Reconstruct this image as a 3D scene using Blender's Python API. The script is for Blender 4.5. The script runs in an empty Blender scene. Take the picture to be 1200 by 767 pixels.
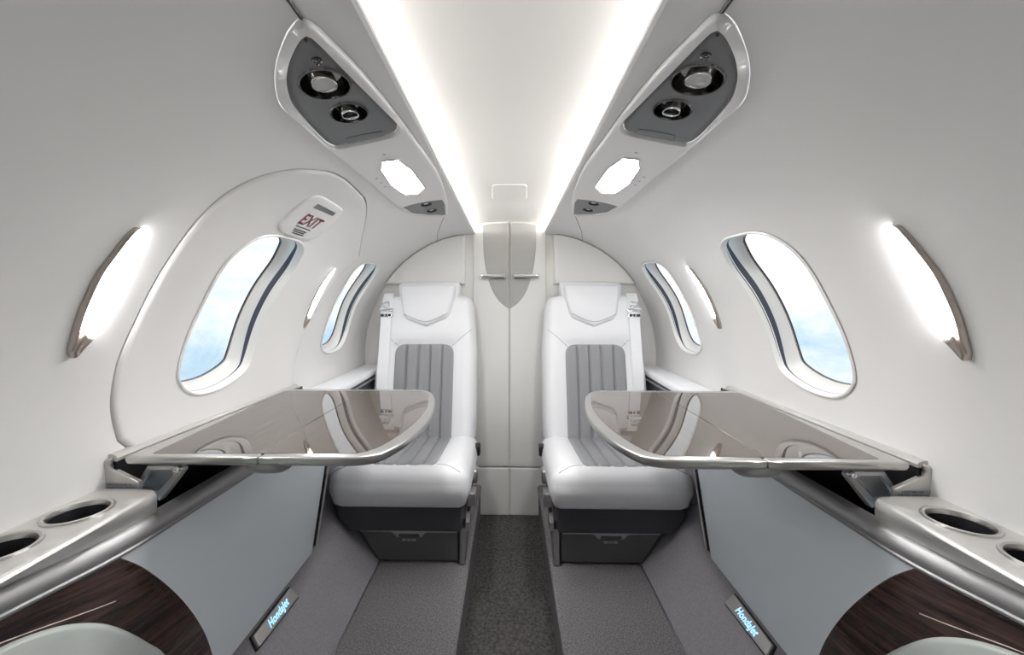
import bpy, bmesh, math
import numpy as np
from mathutils import Vector
from mathutils.geometry import delaunay_2d_cdt

# ------------------------------------------------------------------ camera, sky, exposure
SC = bpy.context.scene
COL = SC.collection
ZC = 1.146                      # eye height above the aisle floor
F = 467.0                       # focal length in pixels of the 1200 x 767 frame
CX, CY = 587.7, 353.0
YAW = 0.02                      # slight turn to the left
cam_data = bpy.data.cameras.new('camera')
cam_data.sensor_width = 36.0
cam_data.lens = F / 1200 * 36
cam_data.shift_x = (600 - CX) / 1200
cam_data.shift_y = (CY - 383.5) / 1200
cam_data.clip_start = 0.01
camera = bpy.data.objects.new('camera', cam_data)
COL.objects.link(camera)
camera.location = (0, 0, ZC)
camera.rotation_euler = (math.pi / 2, 0, YAW)
SC.camera = camera

SC.view_settings.view_transform = 'Standard'
SC.view_settings.look = 'None'
SC.view_settings.gamma = 1
SC.view_settings.use_curve_mapping = False
EXPOSURE = 0.14
SC.view_settings.exposure = EXPOSURE
SC.cycles.use_denoising = True
SC.cycles.max_bounces = 14
SC.cycles.diffuse_bounces = 8
SC.cycles.glossy_bounces = 6
SC.cycles.transparent_max_bounces = 12
SC.cycles.sample_clamp_indirect = 8

SKY = 1.45
COVE = 33.0
LENS = 90.0
SCONCE = 30.0

world = bpy.data.worlds.new('sky')
SC.world = world
world.use_nodes = True
nt = world.node_tree
nt.nodes.clear()
tc = nt.nodes.new('ShaderNodeTexCoord')
mp = nt.nodes.new('ShaderNodeMapping')
mp.inputs['Scale'].default_value = (1.6, 1.6, 3.0)
nz = nt.nodes.new('ShaderNodeTexNoise')
nz.inputs['Scale'].default_value = 2.2
nz.inputs['Detail'].default_value = 9
nz.inputs['Roughness'].default_value = 0.62
nz.inputs['Distortion'].default_value = 0.5
sep = nt.nodes.new('ShaderNodeSeparateXYZ')
ramp = nt.nodes.new('ShaderNodeValToRGB')
ramp.color_ramp.elements[0].position = 0.36
ramp.color_ramp.elements[0].color = (0.38, 0.52, 0.63, 1)
ramp.color_ramp.elements[1].position = 0.60
ramp.color_ramp.elements[1].color = (0.80, 0.82, 0.84, 1)
addn = nt.nodes.new('ShaderNodeMath'); addn.operation = 'MULTIPLY_ADD'
addn.inputs[1].default_value = 0.9
bg = nt.nodes.new('ShaderNodeBackground')
bg.inputs['Strength'].default_value = SKY
wo = nt.nodes.new('ShaderNodeOutputWorld')
nt.links.new(tc.outputs['Generated'], mp.inputs['Vector'])
nt.links.new(mp.outputs['Vector'], nz.inputs['Vector'])
nt.links.new(tc.outputs['Generated'], sep.inputs['Vector'])
nt.links.new(sep.outputs['Z'], addn.inputs[0])
nt.links.new(nz.outputs['Fac'], addn.inputs[2])
nt.links.new(addn.outputs[0], ramp.inputs['Fac'])
nt.links.new(ramp.outputs['Color'], bg.inputs['Color'])
nt.links.new(bg.outputs['Background'], wo.inputs['Surface'])

# ------------------------------------------------------------------ materials
def srgb(r, g, b):
    def c(v):
        v /= 255.0
        return v / 12.92 if v <= 0.04045 else ((v + 0.055) / 1.055) ** 2.4
    return (c(r), c(g), c(b), 1)

def mat(name, col, rough=0.5, metal=0.0, ior=1.5, coat=0.0, bump=0, bscale=200, spec=None, mottled=None, mscale=300, brushed=False):
    m = bpy.data.materials.new(name)
    m.use_nodes = True
    n = m.node_tree
    b = n.nodes['Principled BSDF']
    b.inputs['Base Color'].default_value = col
    b.inputs['Roughness'].default_value = rough
    b.inputs['Metallic'].default_value = metal
    b.inputs['IOR'].default_value = ior
    b.inputs['Coat Weight'].default_value = coat
    b.inputs['Coat Roughness'].default_value = 0.04
    if spec is not None:
        b.inputs['Specular IOR Level'].default_value = spec
    t = n.nodes.new('ShaderNodeTexCoord')
    if bump:
        k = n.nodes.new('ShaderNodeTexNoise')
        k.inputs['Scale'].default_value = bscale
        k.inputs['Detail'].default_value = 3
        n.links.new(t.outputs['Object'], k.inputs['Vector'])
        bp = n.nodes.new('ShaderNodeBump')
        bp.inputs['Strength'].default_value = bump
        bp.inputs['Distance'].default_value = 0.002
        n.links.new(k.outputs['Fac'], bp.inputs['Height'])
        n.links.new(bp.outputs['Normal'], b.inputs['Normal'])
    if mottled:
        k = n.nodes.new('ShaderNodeTexNoise')
        k.inputs['Scale'].default_value = mscale
        k.inputs['Detail'].default_value = 4
        k.inputs['Roughness'].default_value = 0.7
        n.links.new(t.outputs['Object'], k.inputs['Vector'])
        r = n.nodes.new('ShaderNodeValToRGB')
        r.color_ramp.elements[0].position = 0.35
        r.color_ramp.elements[1].position = 0.65
        r.color_ramp.elements[0].color = mottled
        r.color_ramp.elements[1].color = col
        n.links.new(k.outputs['Fac'], r.inputs['Fac'])
        n.links.new(r.outputs['Color'], b.inputs['Base Color'])
    return m

def wood_mat(name, dark, light, rough, coat, ior=1.5, rot=0.0, scale=(2.0, 30.0, 30.0), bump=0.0):
    m = mat(name, light, rough, 0, ior, coat)
    n = m.node_tree
    b = n.nodes['Principled BSDF']
    t = n.nodes.new('ShaderNodeTexCoord')
    mpp = n.nodes.new('ShaderNodeMapping')
    mpp.inputs['Rotation'].default_value = (rot, 0, 0)
    mpp2 = n.nodes.new('ShaderNodeMapping')
    mpp2.inputs['Scale'].default_value = scale
    k = n.nodes.new('ShaderNodeTexNoise')
    k.inputs['Scale'].default_value = 1.6
    k.inputs['Detail'].default_value = 8
    k.inputs['Roughness'].default_value = 0.62
    k.inputs['Distortion'].default_value = 0.35
    r = n.nodes.new('ShaderNodeValToRGB')
    r.color_ramp.elements[0].position = 0.36
    r.color_ramp.elements[0].color = dark
    r.color_ramp.elements[1].position = 0.66
    r.color_ramp.elements[1].color = light
    n.links.new(t.outputs['Object'], mpp.inputs['Vector'])
    n.links.new(mpp.outputs['Vector'], mpp2.inputs['Vector'])
    n.links.new(mpp2.outputs['Vector'], k.inputs['Vector'])
    n.links.new(k.outputs['Fac'], r.inputs['Fac'])
    n.links.new(r.outputs['Color'], b.inputs['Base Color'])
    return m

def emit(name, col, strength):
    m = bpy.data.materials.new(name)
    m.use_nodes = True
    n = m.node_tree
    n.nodes.clear()
    e = n.nodes.new('ShaderNodeEmission')
    e.inputs['Color'].default_value = col
    e.inputs['Strength'].default_value = strength
    o = n.nodes.new('ShaderNodeOutputMaterial')
    n.links.new(e.outputs[0], o.inputs['Surface'])
    return m

def pane_mat():
    m = bpy.data.materials.new('window_glass')
    m.use_nodes = True
    n = m.node_tree
    n.nodes.clear()
    tr = n.nodes.new('ShaderNodeBsdfTransparent')
    tr.inputs['Color'].default_value = (0.95, 0.97, 0.98, 1)
    gl = n.nodes.new('ShaderNodeBsdfGlossy')
    gl.inputs['Roughness'].default_value = 0.02
    fr = n.nodes.new('ShaderNodeValue')
    fr.outputs[0].default_value = 0.05
    mx = n.nodes.new('ShaderNodeMixShader')
    o = n.nodes.new('ShaderNodeOutputMaterial')
    n.links.new(fr.outputs[0], mx.inputs[0])
    n.links.new(tr.outputs[0], mx.inputs[1])
    n.links.new(gl.outputs[0], mx.inputs[2])
    n.links.new(mx.outputs[0], o.inputs['Surface'])
    return m

M = dict(
    liner=mat('cabin_liner', srgb(229, 228, 227), 0.42, bump=0.02, bscale=350),
    ceil=mat('ceiling_liner', srgb(230, 228, 224), 0.5),
    shell=mat('panel_shell', srgb(226, 225, 225), 0.3, coat=0.2),
    bulk=mat('bulkhead_laminate', srgb(238, 237, 234), 0.35),
    shield=mat('grey_laminate', srgb(176, 175, 172), 0.35),
    reveal=mat('window_reveal', srgb(233, 232, 230), 0.28, coat=0.4),
    dark=mat('black_plastic', srgb(22, 22, 26), 0.45),
    track=mat('shade_track_dark', srgb(60, 62, 74), 0.25),
    insert=mat('charcoal_panel', srgb(112, 114, 117), 0.4, bump=0.05, bscale=900),
    chrome=mat('chrome', srgb(220, 220, 220), 0.08, 1.0),
    bowl=mat('gunmetal', srgb(120, 118, 116), 0.12, 1.0),
    satin=mat('satin_silver', srgb(205, 203, 200), 0.3, 1.0),
    railm=mat('rail_metal', srgb(172, 171, 172), 0.5, 0.85),
    satin_d=mat('satin_grey_metal', srgb(190, 189, 189), 0.38, 1.0),
    paint=mat('silver_paint', srgb(196, 194, 191), 0.32, 0.35, coat=0.3),
    fairing=mat('champagne_metal', srgb(196, 187, 180), 0.32, 0.9),
    table=wood_mat('gloss_taupe_veneer', srgb(60, 51, 45), srgb(88, 78, 71), 0.025, 0.0, 2.35, 0, (60, 3, 3)),
    wood=wood_mat('dark_walnut_veneer', srgb(34, 25, 24), srgb(88, 68, 62), 0.14, 0.6, 1.5, math.radians(6), (8, 3, 60)),
    side=mat('pale_blue_grey_panel', srgb(232, 239, 245), 0.3, coat=0.25),
    pad=mat('pale_grey_pad', srgb(200, 206, 202), 0.4),
    white=mat('white_leather', srgb(232, 233, 236), 0.42, bump=0.10, bscale=420),
    grey=mat('grey_leather', srgb(142, 143, 146), 0.42, bump=0.14, bscale=420),
    seam=mat('stitch_grey', srgb(120, 122, 128), 0.7),
    skirt=mat('charcoal_leather', srgb(64, 64, 71), 0.55, bump=0.1, bscale=400),
    drawer=mat('charcoal_drawer', srgb(96, 96, 97), 0.5),
    carpet=mat('aisle_carpet', srgb(108, 104, 104), 0.95, bump=0.9, bscale=500, mottled=srgb(66, 64, 65), mscale=90, spec=0.1),
    carpet2=mat('ledge_carpet', srgb(160, 157, 159), 0.95, bump=0.9, bscale=600, mottled=srgb(102, 100, 103), mscale=200, spec=0.1),
    carpet3=mat('footwell_covering', srgb(156, 154, 159), 0.85, bump=0.3, bscale=700, mottled=srgb(140, 138, 143), mscale=160, spec=0.2),
    web=mat('white_webbing', srgb(236, 237, 240), 0.6, bump=0.3, bscale=500),
    pane=pane_mat(),
    cove=emit('cove_led', (1, 0.99, 0.975, 1), COVE),
    lens=emit('reading_light_lens', (1, 0.99, 0.98, 1), LENS),
    sconce=emit('sconce_diffuser', (1, 0.98, 0.965, 1), SCONCE),
    spot=mat('frosted_lens', srgb(190, 190, 190), 0.2, coat=0.5),
    logo=emit('backlit_blue_white', (0.28, 0.60, 1.0, 1), 2.0),
    ink=mat('black_print', srgb(30, 30, 32), 0.6),
    red=mat('red_print', srgb(105, 38, 50), 0.5),
    label=mat('grey_label', srgb(190, 190, 188), 0.5),
    faint=mat('light_grey_print', srgb(170, 170, 172), 0.5),
)

# ------------------------------------------------------------------ mesh helpers
class MB:
    def __init__(self):
        self.v = []
        self.f = []

    def add(self, vs, fs):
        o = len(self.v)
        self.v += [tuple(p) for p in vs]
        self.f += [tuple(i + o for i in q) for q in fs]
        return self

    def loft(self, rings, closed=True, cap0=False, cap1=False):
        n = len(rings[0])
        vs = [p for r in rings for p in r]
        fs = []
        for k in range(len(rings) - 1):
            for i in range(n if closed else n - 1):
                j = (i + 1) % n
                fs.append((k * n + i, k * n + j, (k + 1) * n + j, (k + 1) * n + i))
        if cap0:
            fs.append(tuple(range(n))[::-1])
        if cap1:
            fs.append(tuple((len(rings) - 1) * n + i for i in range(n)))
        return self.add(vs, fs)

    def box(self, x0, x1, y0, y1, z0, z1):
        vs = [(x, y, z) for x in (x0, x1) for y in (y0, y1) for z in (z0, z1)]
        return self.add(vs, [(0, 1, 3, 2), (4, 6, 7, 5), (0, 4, 5, 1), (2, 3, 7, 6), (0, 2, 6, 4), (1, 5, 7, 3)])

    def tube(self, pts, r, n=8, closed=False):
        pts = [Vector(p) for p in pts]
        rings = []
        m = len(pts)
        for i, p in enumerate(pts):
            a = pts[i - 1] if (i > 0 or closed) else p
            b = pts[(i + 1) % m] if (i < m - 1 or closed) else p
            d = (b - a).normalized()
            up = Vector((0, 0, 1)) if abs(d.z) < 0.9 else Vector((1, 0, 0))
            s = d.cross(up).normalized()
            t = s.cross(d)
            rr = r[i] if isinstance(r, (list, tuple)) else r
            rings.append([p + (s * math.cos(q) + t * math.sin(q)) * rr for q in [2 * math.pi * k / n for k in range(n)]])
        if closed:
            rings.append(rings[0])
        return self.loft(rings, True, not closed, not closed)

    def build(self, name, m, parent=None, bevel=0, sharp=35, origin=None, seg=2):
        me = bpy.data.meshes.new(name)
        if parent is not None:
            org = Vector(parent['org'])
        elif origin is not None:
            org = Vector(origin)
        else:
            a = np.array(self.v)
            org = Vector(((a[:, 0].min() + a[:, 0].max()) / 2, (a[:, 1].min() + a[:, 1].max()) / 2, a[:, 2].min()))
        me.from_pydata([tuple(Vector(p) - org) for p in self.v], [], self.f)
        bm = bmesh.new()
        bm.from_mesh(me)
        bmesh.ops.remove_doubles(bm, verts=bm.verts, dist=1e-6)
        bmesh.ops.recalc_face_normals(bm, faces=bm.faces)
        bm.to_mesh(me)
        bm.free()
        me.materials.append(m)
        me.shade_smooth()
        me.set_sharp_from_angle(angle=math.radians(sharp))
        o = bpy.data.objects.new(name, me)
        COL.objects.link(o)
        if parent is None:
            o.location = org
        else:
            o.parent = parent
        o['org'] = tuple(org)
        if bevel:
            b = o.modifiers.new('bevel', 'BEVEL')
            b.width = bevel
            b.segments = seg
            b.limit_method = 'ANGLE'
            b.angle_limit = math.radians(40)
            b.harden_normals = False
        return o

def thing(name, label, cat, loc, group=None, kind=None):
    o = bpy.data.objects.new(name, None)
    o.empty_display_size = 0.05
    COL.objects.link(o)
    o.location = loc
    o['org'] = tuple(loc)
    return tag(o, label, cat, group, kind)

def tag(o, label=None, cat=None, group=None, kind=None):
    if label: o['label'] = label
    if cat: o['category'] = cat
    if group: o['group'] = group
    if kind: o['kind'] = kind
    return o

# 2D outlines
def smooth(pts, n=8, closed=True):
    p = [np.array(q, float) for q in pts]
    out = []
    m = len(p)
    for i in range(m if closed else m - 1):
        if closed:
            a, b, c, d = p[i - 1], p[i], p[(i + 1) % m], p[(i + 2) % m]
        else:
            a, b, c, d = p[max(i - 1, 0)], p[i], p[i + 1], p[min(i + 2, m - 1)]
        for k in range(n):
            t = k / n
            out.append(0.5 * ((2 * b) + (c - a) * t + (2 * a - 5 * b + 4 * c - d) * t * t + (3 * b - a - 3 * c + d) * t ** 3))
    if not closed:
        out.append(p[-1])
    return [tuple(q) for q in out]

def rpoly(pts, r, n=6):
    out = []
    m = len(pts)
    rs = r if isinstance(r, (list, tuple)) else [r] * m
    for i in range(m):
        a, b, c = (np.array(pts[k % m], float) for k in (i - 1, i, i + 1))
        u, w = a - b, c - b
        lu, lw = np.linalg.norm(u), np.linalg.norm(w)
        u, w = u / lu, w / lw
        rr = rs[i]
        if rr <= 0:
            out.append(tuple(b)); continue
        ang = math.acos(max(-1, min(1, float(u @ w))))
        d = min(rr / math.tan(ang / 2), lu * 0.48, lw * 0.48)
        for k in range(n + 1):
            t = k / n
            q = (1 - t) ** 2 * (b + u * d) + 2 * t * (1 - t) * b + t * t * (b + w * d)
            out.append(tuple(q))
    return out

def dens(pts, g):
    out = []
    m = len(pts)
    for i in range(m):
        a, b = np.array(pts[i]), np.array(pts[(i + 1) % m])
        k = max(1, int(math.ceil(np.linalg.norm(b - a) / g)))
        for j in range(k):
            out.append(tuple(a + (b - a) * j / k))
    return out

def area2(p):
    a = np.array(p)
    return 0.5 * float(np.sum(a[:, 0] * np.roll(a[:, 1], -1) - np.roll(a[:, 0], -1) * a[:, 1]))

def offset(pts, d):
    p = np.array(pts, float)
    s = 1 if area2(pts) > 0 else -1
    e = np.roll(p, -1, 0) - p
    e /= np.maximum(np.linalg.norm(e, axis=1, keepdims=True), 1e-9)
    nrm = np.stack([-e[:, 1], e[:, 0]], 1) * s
    n2 = nrm + np.roll(nrm, 1, 0)
    ln = np.maximum(np.linalg.norm(n2, axis=1, keepdims=True), 1e-6)
    n2 = n2 / ln
    cosv = np.maximum((n2 * nrm).sum(1, keepdims=True), 0.5)
    return [tuple(q) for q in p + n2 * d / cosv]

def inside(q, poly):
    p = np.array(poly)
    x, y = q[:, 0][:, None], q[:, 1][:, None]
    x0, y0 = p[:, 0], p[:, 1]
    x1, y1 = np.roll(x0, -1), np.roll(y0, -1)
    c = ((y0 > y) != (y1 > y)) & (x < (x1 - x0) * (y - y0) / (np.where(y1 == y0, 1e-12, y1 - y0)) + x0)
    return c.sum(1) % 2 == 1

def dist(q, poly):
    p = np.array(poly)
    a = p[None]
    e = (np.roll(p, -1, 0) - p)[None]
    w = q[:, None] - a
    t = np.clip((w * e).sum(2) / np.maximum((e * e).sum(2), 1e-12), 0, 1)
    return np.linalg.norm(w - e * t[..., None], axis=2).min(1)

def patch(mb, out, P, holes=(), T=0.0, R=0.0, base=0.0, g=0.02, g2=None, fn=None, skirt=None, hskirt=None, close=False, nr=4):
    """fill a 2D outline with a fine triangle net, dome its edge, map it with P(u, v, off)"""
    g2 = g2 or g
    out = list(out)
    extra = []
    for k in range(1, nr + 1) if R > 0 else ():
        ins = R * (1 - math.cos(k / nr * math.pi / 2))
        if ins > 1e-4:
            extra += offset(out, ins)
    o = np.array(out)
    us = np.arange(o[:, 0].min() + g / 2, o[:, 0].max(), g)
    vs = np.arange(o[:, 1].min() + g2 / 2, o[:, 1].max(), g2)
    grid = np.array([(u, v) for u in us for v in vs]) if len(us) and len(vs) else np.zeros((0, 2))
    gm = min(g, g2)
    if len(grid):
        keep = inside(grid, out)
        grid = grid[keep]
    if len(grid):
        grid = grid[dist(grid, out) > max(R + 0.2 * gm, 0.4 * gm)]
    if extra:
        e = np.array(extra)
        e = e[inside(e, out)]
        if len(e): e = e[dist(e, out) > min(R * 0.02, 1e-4)]
        grid = np.concatenate([grid, e])
    for h in holes:
        if len(grid):
            grid = grid[~inside(grid, h)]
            grid = grid[dist(grid, h) > 0.35 * gm]
    verts = [tuple(q) for q in out]
    edges = [(i, (i + 1) % len(out)) for i in range(len(out))]
    for h in holes:
        b = len(verts)
        verts += [tuple(q) for q in h]
        edges += [(b + i, b + (i + 1) % len(h)) for i in range(len(h))]
    verts += [tuple(q) for q in grid]
    r = delaunay_2d_cdt([Vector(q) for q in verts], edges, [], 0, 1e-7)
    V = np.array([(q.x, q.y) for q in r[0]])
    T3 = np.array([list(t)[:3] for t in r[2]])
    c = V[T3].mean(1)
    ok = inside(c, out)
    for h in holes:
        ok &= ~inside(c, h)
    T3 = T3[ok]
    d = dist(V, out)
    if R > 0:
        off = base + T * np.sqrt(np.clip(1 - (1 - np.clip(d / R, 0, 1)) ** 2, 0, 1))
    else:
        off = np.full(len(V), base + T)
    if fn:
        off = off + np.array([fn(u, v, dd) for (u, v), dd in zip(V, d)])
    mb.add([P(u, v, w) for (u, v), w in zip(V, off)], [tuple(t) for t in T3])
    b0 = base if R > 0 else base + T
    if skirt:
        rings = [[P(u, v, b0) for u, v in out]]
        for ins, dz in skirt:
            rings.append([P(u, v, b0 + dz) for u, v in (offset(out, ins) if ins else out)])
        mb.loft(rings, True, False, close)
    if hskirt:
        for h in holes:
            rings = [[P(u, v, base + T) for u, v in h]]
            for ins, dz in hskirt:
                rings.append([P(u, v, base + T + dz) for u, v in (offset(h, ins) if ins else h)])
            mb.loft(rings, True)
    return mb

# ------------------------------------------------------------------ cabin section
def rad(phi):
    t = max(phi, 0) / math.radians(75)
    return 0.785 - 0.10 * t ** 2.4

KS = 0.77                       # arc length per radian on the liner

def mkP(S):
    def P(y, s, off=0.0):
        ph = s / KS
        r = rad(ph) - off
        return (S * r * math.cos(ph), y, ZC - 0.3 + r * math.sin(ph))
    return P

def ray(px, py):
    xc = (px - CX) / F
    dx = -math.sin(YAW) + xc * math.cos(YAW)
    dy = math.cos(YAW) + xc * math.sin(YAW)
    return -dx / dy, (CY - py) / F / dy     # outboard and upward run per metre ahead (port side)

def wpx(px, py):
    """a point of the port sidewall liner in (y, s)"""
    ra, rz = ray(px, py)
    lo, hi = 0.05, 6.0
    for _ in range(50):
        y = (lo + hi) / 2
        a, z = ra * y, rz * y + 0.3
        if math.hypot(a, z) > rad(math.atan2(z, a)): hi = y
        else: lo = y
    return (y, KS * math.atan2(rz * y + 0.3, ra * y))

def hpx(px, py, h):
    """a point on a level plane h below the eye in (a, y)"""
    ra, rz = ray(px, py)
    y = -h / rz
    return (ra * y, y)

def ypx(px, py, y):
    """a point on a cross plane at y in (a, z above eye)"""
    ra, rz = ray(px, py)
    return (ra * y, rz * y)

def lpx(px, py, a0, h0, a1, h1):
    """a point on a long plane through (a0,h0) and (a1,h1) in (y, t)"""
    ra, rz = ray(px, py)
    k = (a1 - a0) / (h1 - h0)
    y = (a0 - k * h0) / (ra + k * rz)
    return (y, (-rz * y - h0) / (h1 - h0))

SIDES = ((-1, 'left'), (1, 'right'))
Y0, Y1 = -0.9, 2.15
S_LO, S_HI = -0.17, math.radians(74.0) * KS

BIGWIN = smooth([wpx(*q) for q in [(205.6, 433.6), (208, 449), (218, 459), (234, 461), (260, 452), (284, 434), (293, 415), (306, 375), (320.5, 346), (340.6, 317), (351.5, 297), (353.5, 288), (349, 281.5), (338, 277.5), (319, 274), (300, 277), (278.5, 289.5), (258.5, 311), (235, 353), (216.5, 393.5)]], 4)
SMALLWIN = smooth([wpx(*q) for q in [(376, 404), (379, 412), (388, 413), (399, 406), (407, 388), (417, 357), (435.5, 328), (443.5, 314), (441, 309), (428, 307.7), (416, 315), (402.7, 335), (388, 364), (379, 390)]], 4)
HATCH = smooth([wpx(*q) for q in [(137, 517), (130, 490), (129, 465), (138, 420), (160, 370), (200, 298), (235, 252), (270, 222), (310, 204), (350, 197)]], 5, False) + \
    smooth([wpx(*q) for q in [(384, 200), (403, 208), (425, 228), (430, 240), (428, 262), (421, 300)]], 4, False)
HATCH += [(1.425, 0.05), (1.425, -0.03), (0.90, -0.03), (0.82, -0.02)]
HATCH = dens(HATCH, 0.03)
REARWIN = [(y - 1.12, s) for y, s in BIGWIN]
PSU = [(354.6, 21.8), (367, 26), (384.5, 42), (423, 81), (458, 123), (486.6, 162), (511, 197), (522, 224), (524.6, 243), (521, 251.5), (500, 251.5), (479.6, 249), (465.5, 241), (430, 211), (388, 176), (360, 151), (331.7, 126.7), (323, 102), (324, 74), (335, 42), (345, 27)]
PSU = smooth([wpx(*q) for q in PSU], 5)
PSUIN = smooth([wpx(*q) for q in [(358, 34.5), (370, 43), (405.6, 80), (441, 116), (463, 138.5), (467, 146), (461, 155), (430, 163), (398.6, 169.5), (387, 169.5), (373, 159), (344, 126), (332.5, 98), (333, 72), (343, 46), (352, 35)]], 5)

def liner_strip(mb, P, prof, ya, yb, n=2):
    rings = [[P(ya + (yb - ya) * k / n, s, o) for s, o in prof] for k in range(n + 1)]
    mb.loft(rings, False)

for S, side in SIDES:
    P = mkP(S)
    holes = [BIGWIN if S > 0 else None, SMALLWIN, offset(PSU, -0.001)]
    if S < 0:
        holes[0] = HATCH
    holes.append(REARWIN)
    mb = MB()
    outl = dens([(Y0, S_LO), (Y1, S_LO), (Y1, S_HI), (Y0, S_HI)], 0.035)
    fn = None
    patch(mb, outl, P, holes=holes, g=0.034)
    liner_strip(mb, P, [(S_HI - 0.001, 0.0004), (S_HI + 0.006, -0.002), (S_HI + 0.008, -0.008), (S_HI + 0.004, -0.013), (S_HI - 0.02, -0.014), (S_HI - 0.10, -0.014)], Y0, Y1, 20)
    if S < 0:   # rebate behind the hatch edge
        rings = [[P(y, s, 0) for y, s in HATCH], [P(y, s, -0.012) for y, s in offset(HATCH, 0.0)], [P(y, s, -0.014) for y, s in offset(HATCH, 0.03)]]
        mb.loft(rings)
    o = mb.build('wall_' + side, M['liner'])
    tag(o, 'curved white cabin sidewall on the %s of the aisle' % side, 'wall', kind='structure')

# escape hatch on the left wall
P = mkP(-1)
mb = MB()
hout = offset(HATCH, 0.004)
patch(mb, hout, P, holes=[BIGWIN], T=0.007, R=0.010, base=-0.001, g=0.034, skirt=[(0, -0.02)])
hatch = mb.build('door_1', M['liner'])
tag(hatch, 'white escape hatch panel with rounded outline around the large left window', 'hatch', kind='structure')

# lower edge cover of the sidewalls is made by the trims further down
# ------------------------------------------------------------------ ceiling with coves
mb = MB()
prof = [(0.316, 0.352), (0.315, 0.372), (0.300, 0.398), (0.26, 0.412), (0.2, 0.422), (0.1, 0.430), (0.0, 0.432)]
prof = [(-a, z) for a, z in prof] + [(a, z) for a, z in prof[::-1][1:]]
prof = smooth(prof, 4, False)
mb.loft([[(a, Y0 + (Y1 - Y0) * k / 24, ZC + z) for a, z in prof] for k in range(25)], False)
tag(mb.build('ceiling', M['ceil']), 'shallow arched white ceiling panel over the aisle', 'ceiling', kind='structure')
for S, side in SIDES:
    mb = MB()
    mb.tube([(S * 0.270, y, ZC + 0.378) for y in np.linspace(-0.85, 2.13, 12)], 0.006, 6)
    o = mb.build('cove_light', M['cove'])
    tag(o, 'long warm white strip light hidden in the %s ceiling cove' % side, 'light', 'ceiling cove strip lights')
# small access plate in the ceiling near the bulkhead
def Pc(a, y, off=0.0):
    return (a, y, ZC + 0.4305 - 0.3 * a * a - off)
mb = MB()
cc = [ypx(px, 217, 1)[0] for px in (573, 614)]
y_far, y_near = 0.4295 * F / (CY - 233), 0.4295 * F / (CY - 216.5)
ol = rpoly([(-0.064, y_near), (0.064, y_near), (0.072, y_far), (-0.072, y_far)], 0.02)
patch(mb, dens(ol, 0.01), Pc, T=0.0015, R=0.003, g=0.02, skirt=[(0, -0.004)])
tag(mb.build('ceiling_hatch', M['ceil']), 'small white rounded access cover in the ceiling before the bulkhead', 'hatch')

# ------------------------------------------------------------------ back wall and rear closing wall
def section(extra=0.0, n=40):
    pts = []
    for k in range(n + 1):
        ph = math.radians(-12) + (math.radians(74.0) - math.radians(-12)) * k / n
        r = rad(ph) + extra
        pts.append((r * math.cos(ph), -0.3 + r * math.sin(ph)))
    return pts
sec = section(0.004)
full = [(0.80, -1.16)] + sec + [(0.32, 0.354), (0.318, 0.373), (0.300, 0.401), (0.26, 0.415), (0.2, 0.425), (0.1, 0.433)]
full = full + [(-a, z) for a, z in full[::-1]]
for nm, y, lab in (('wall_back', Y1, 'white bulkhead wall behind the two seats'), ('wall_front', Y0, 'plain light bulkhead closing the cabin behind the viewer')):
    mb = MB()
    yy = y
    mb.loft([[(a, yy, ZC + z) for a, z in full], [(a, yy + (0.03 if y > 0 else -0.03), ZC + z) for a, z in full]], True, True, True)
    tag(mb.build(nm, M['bulk'], sharp=20), lab, 'wall', kind='structure')

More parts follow.
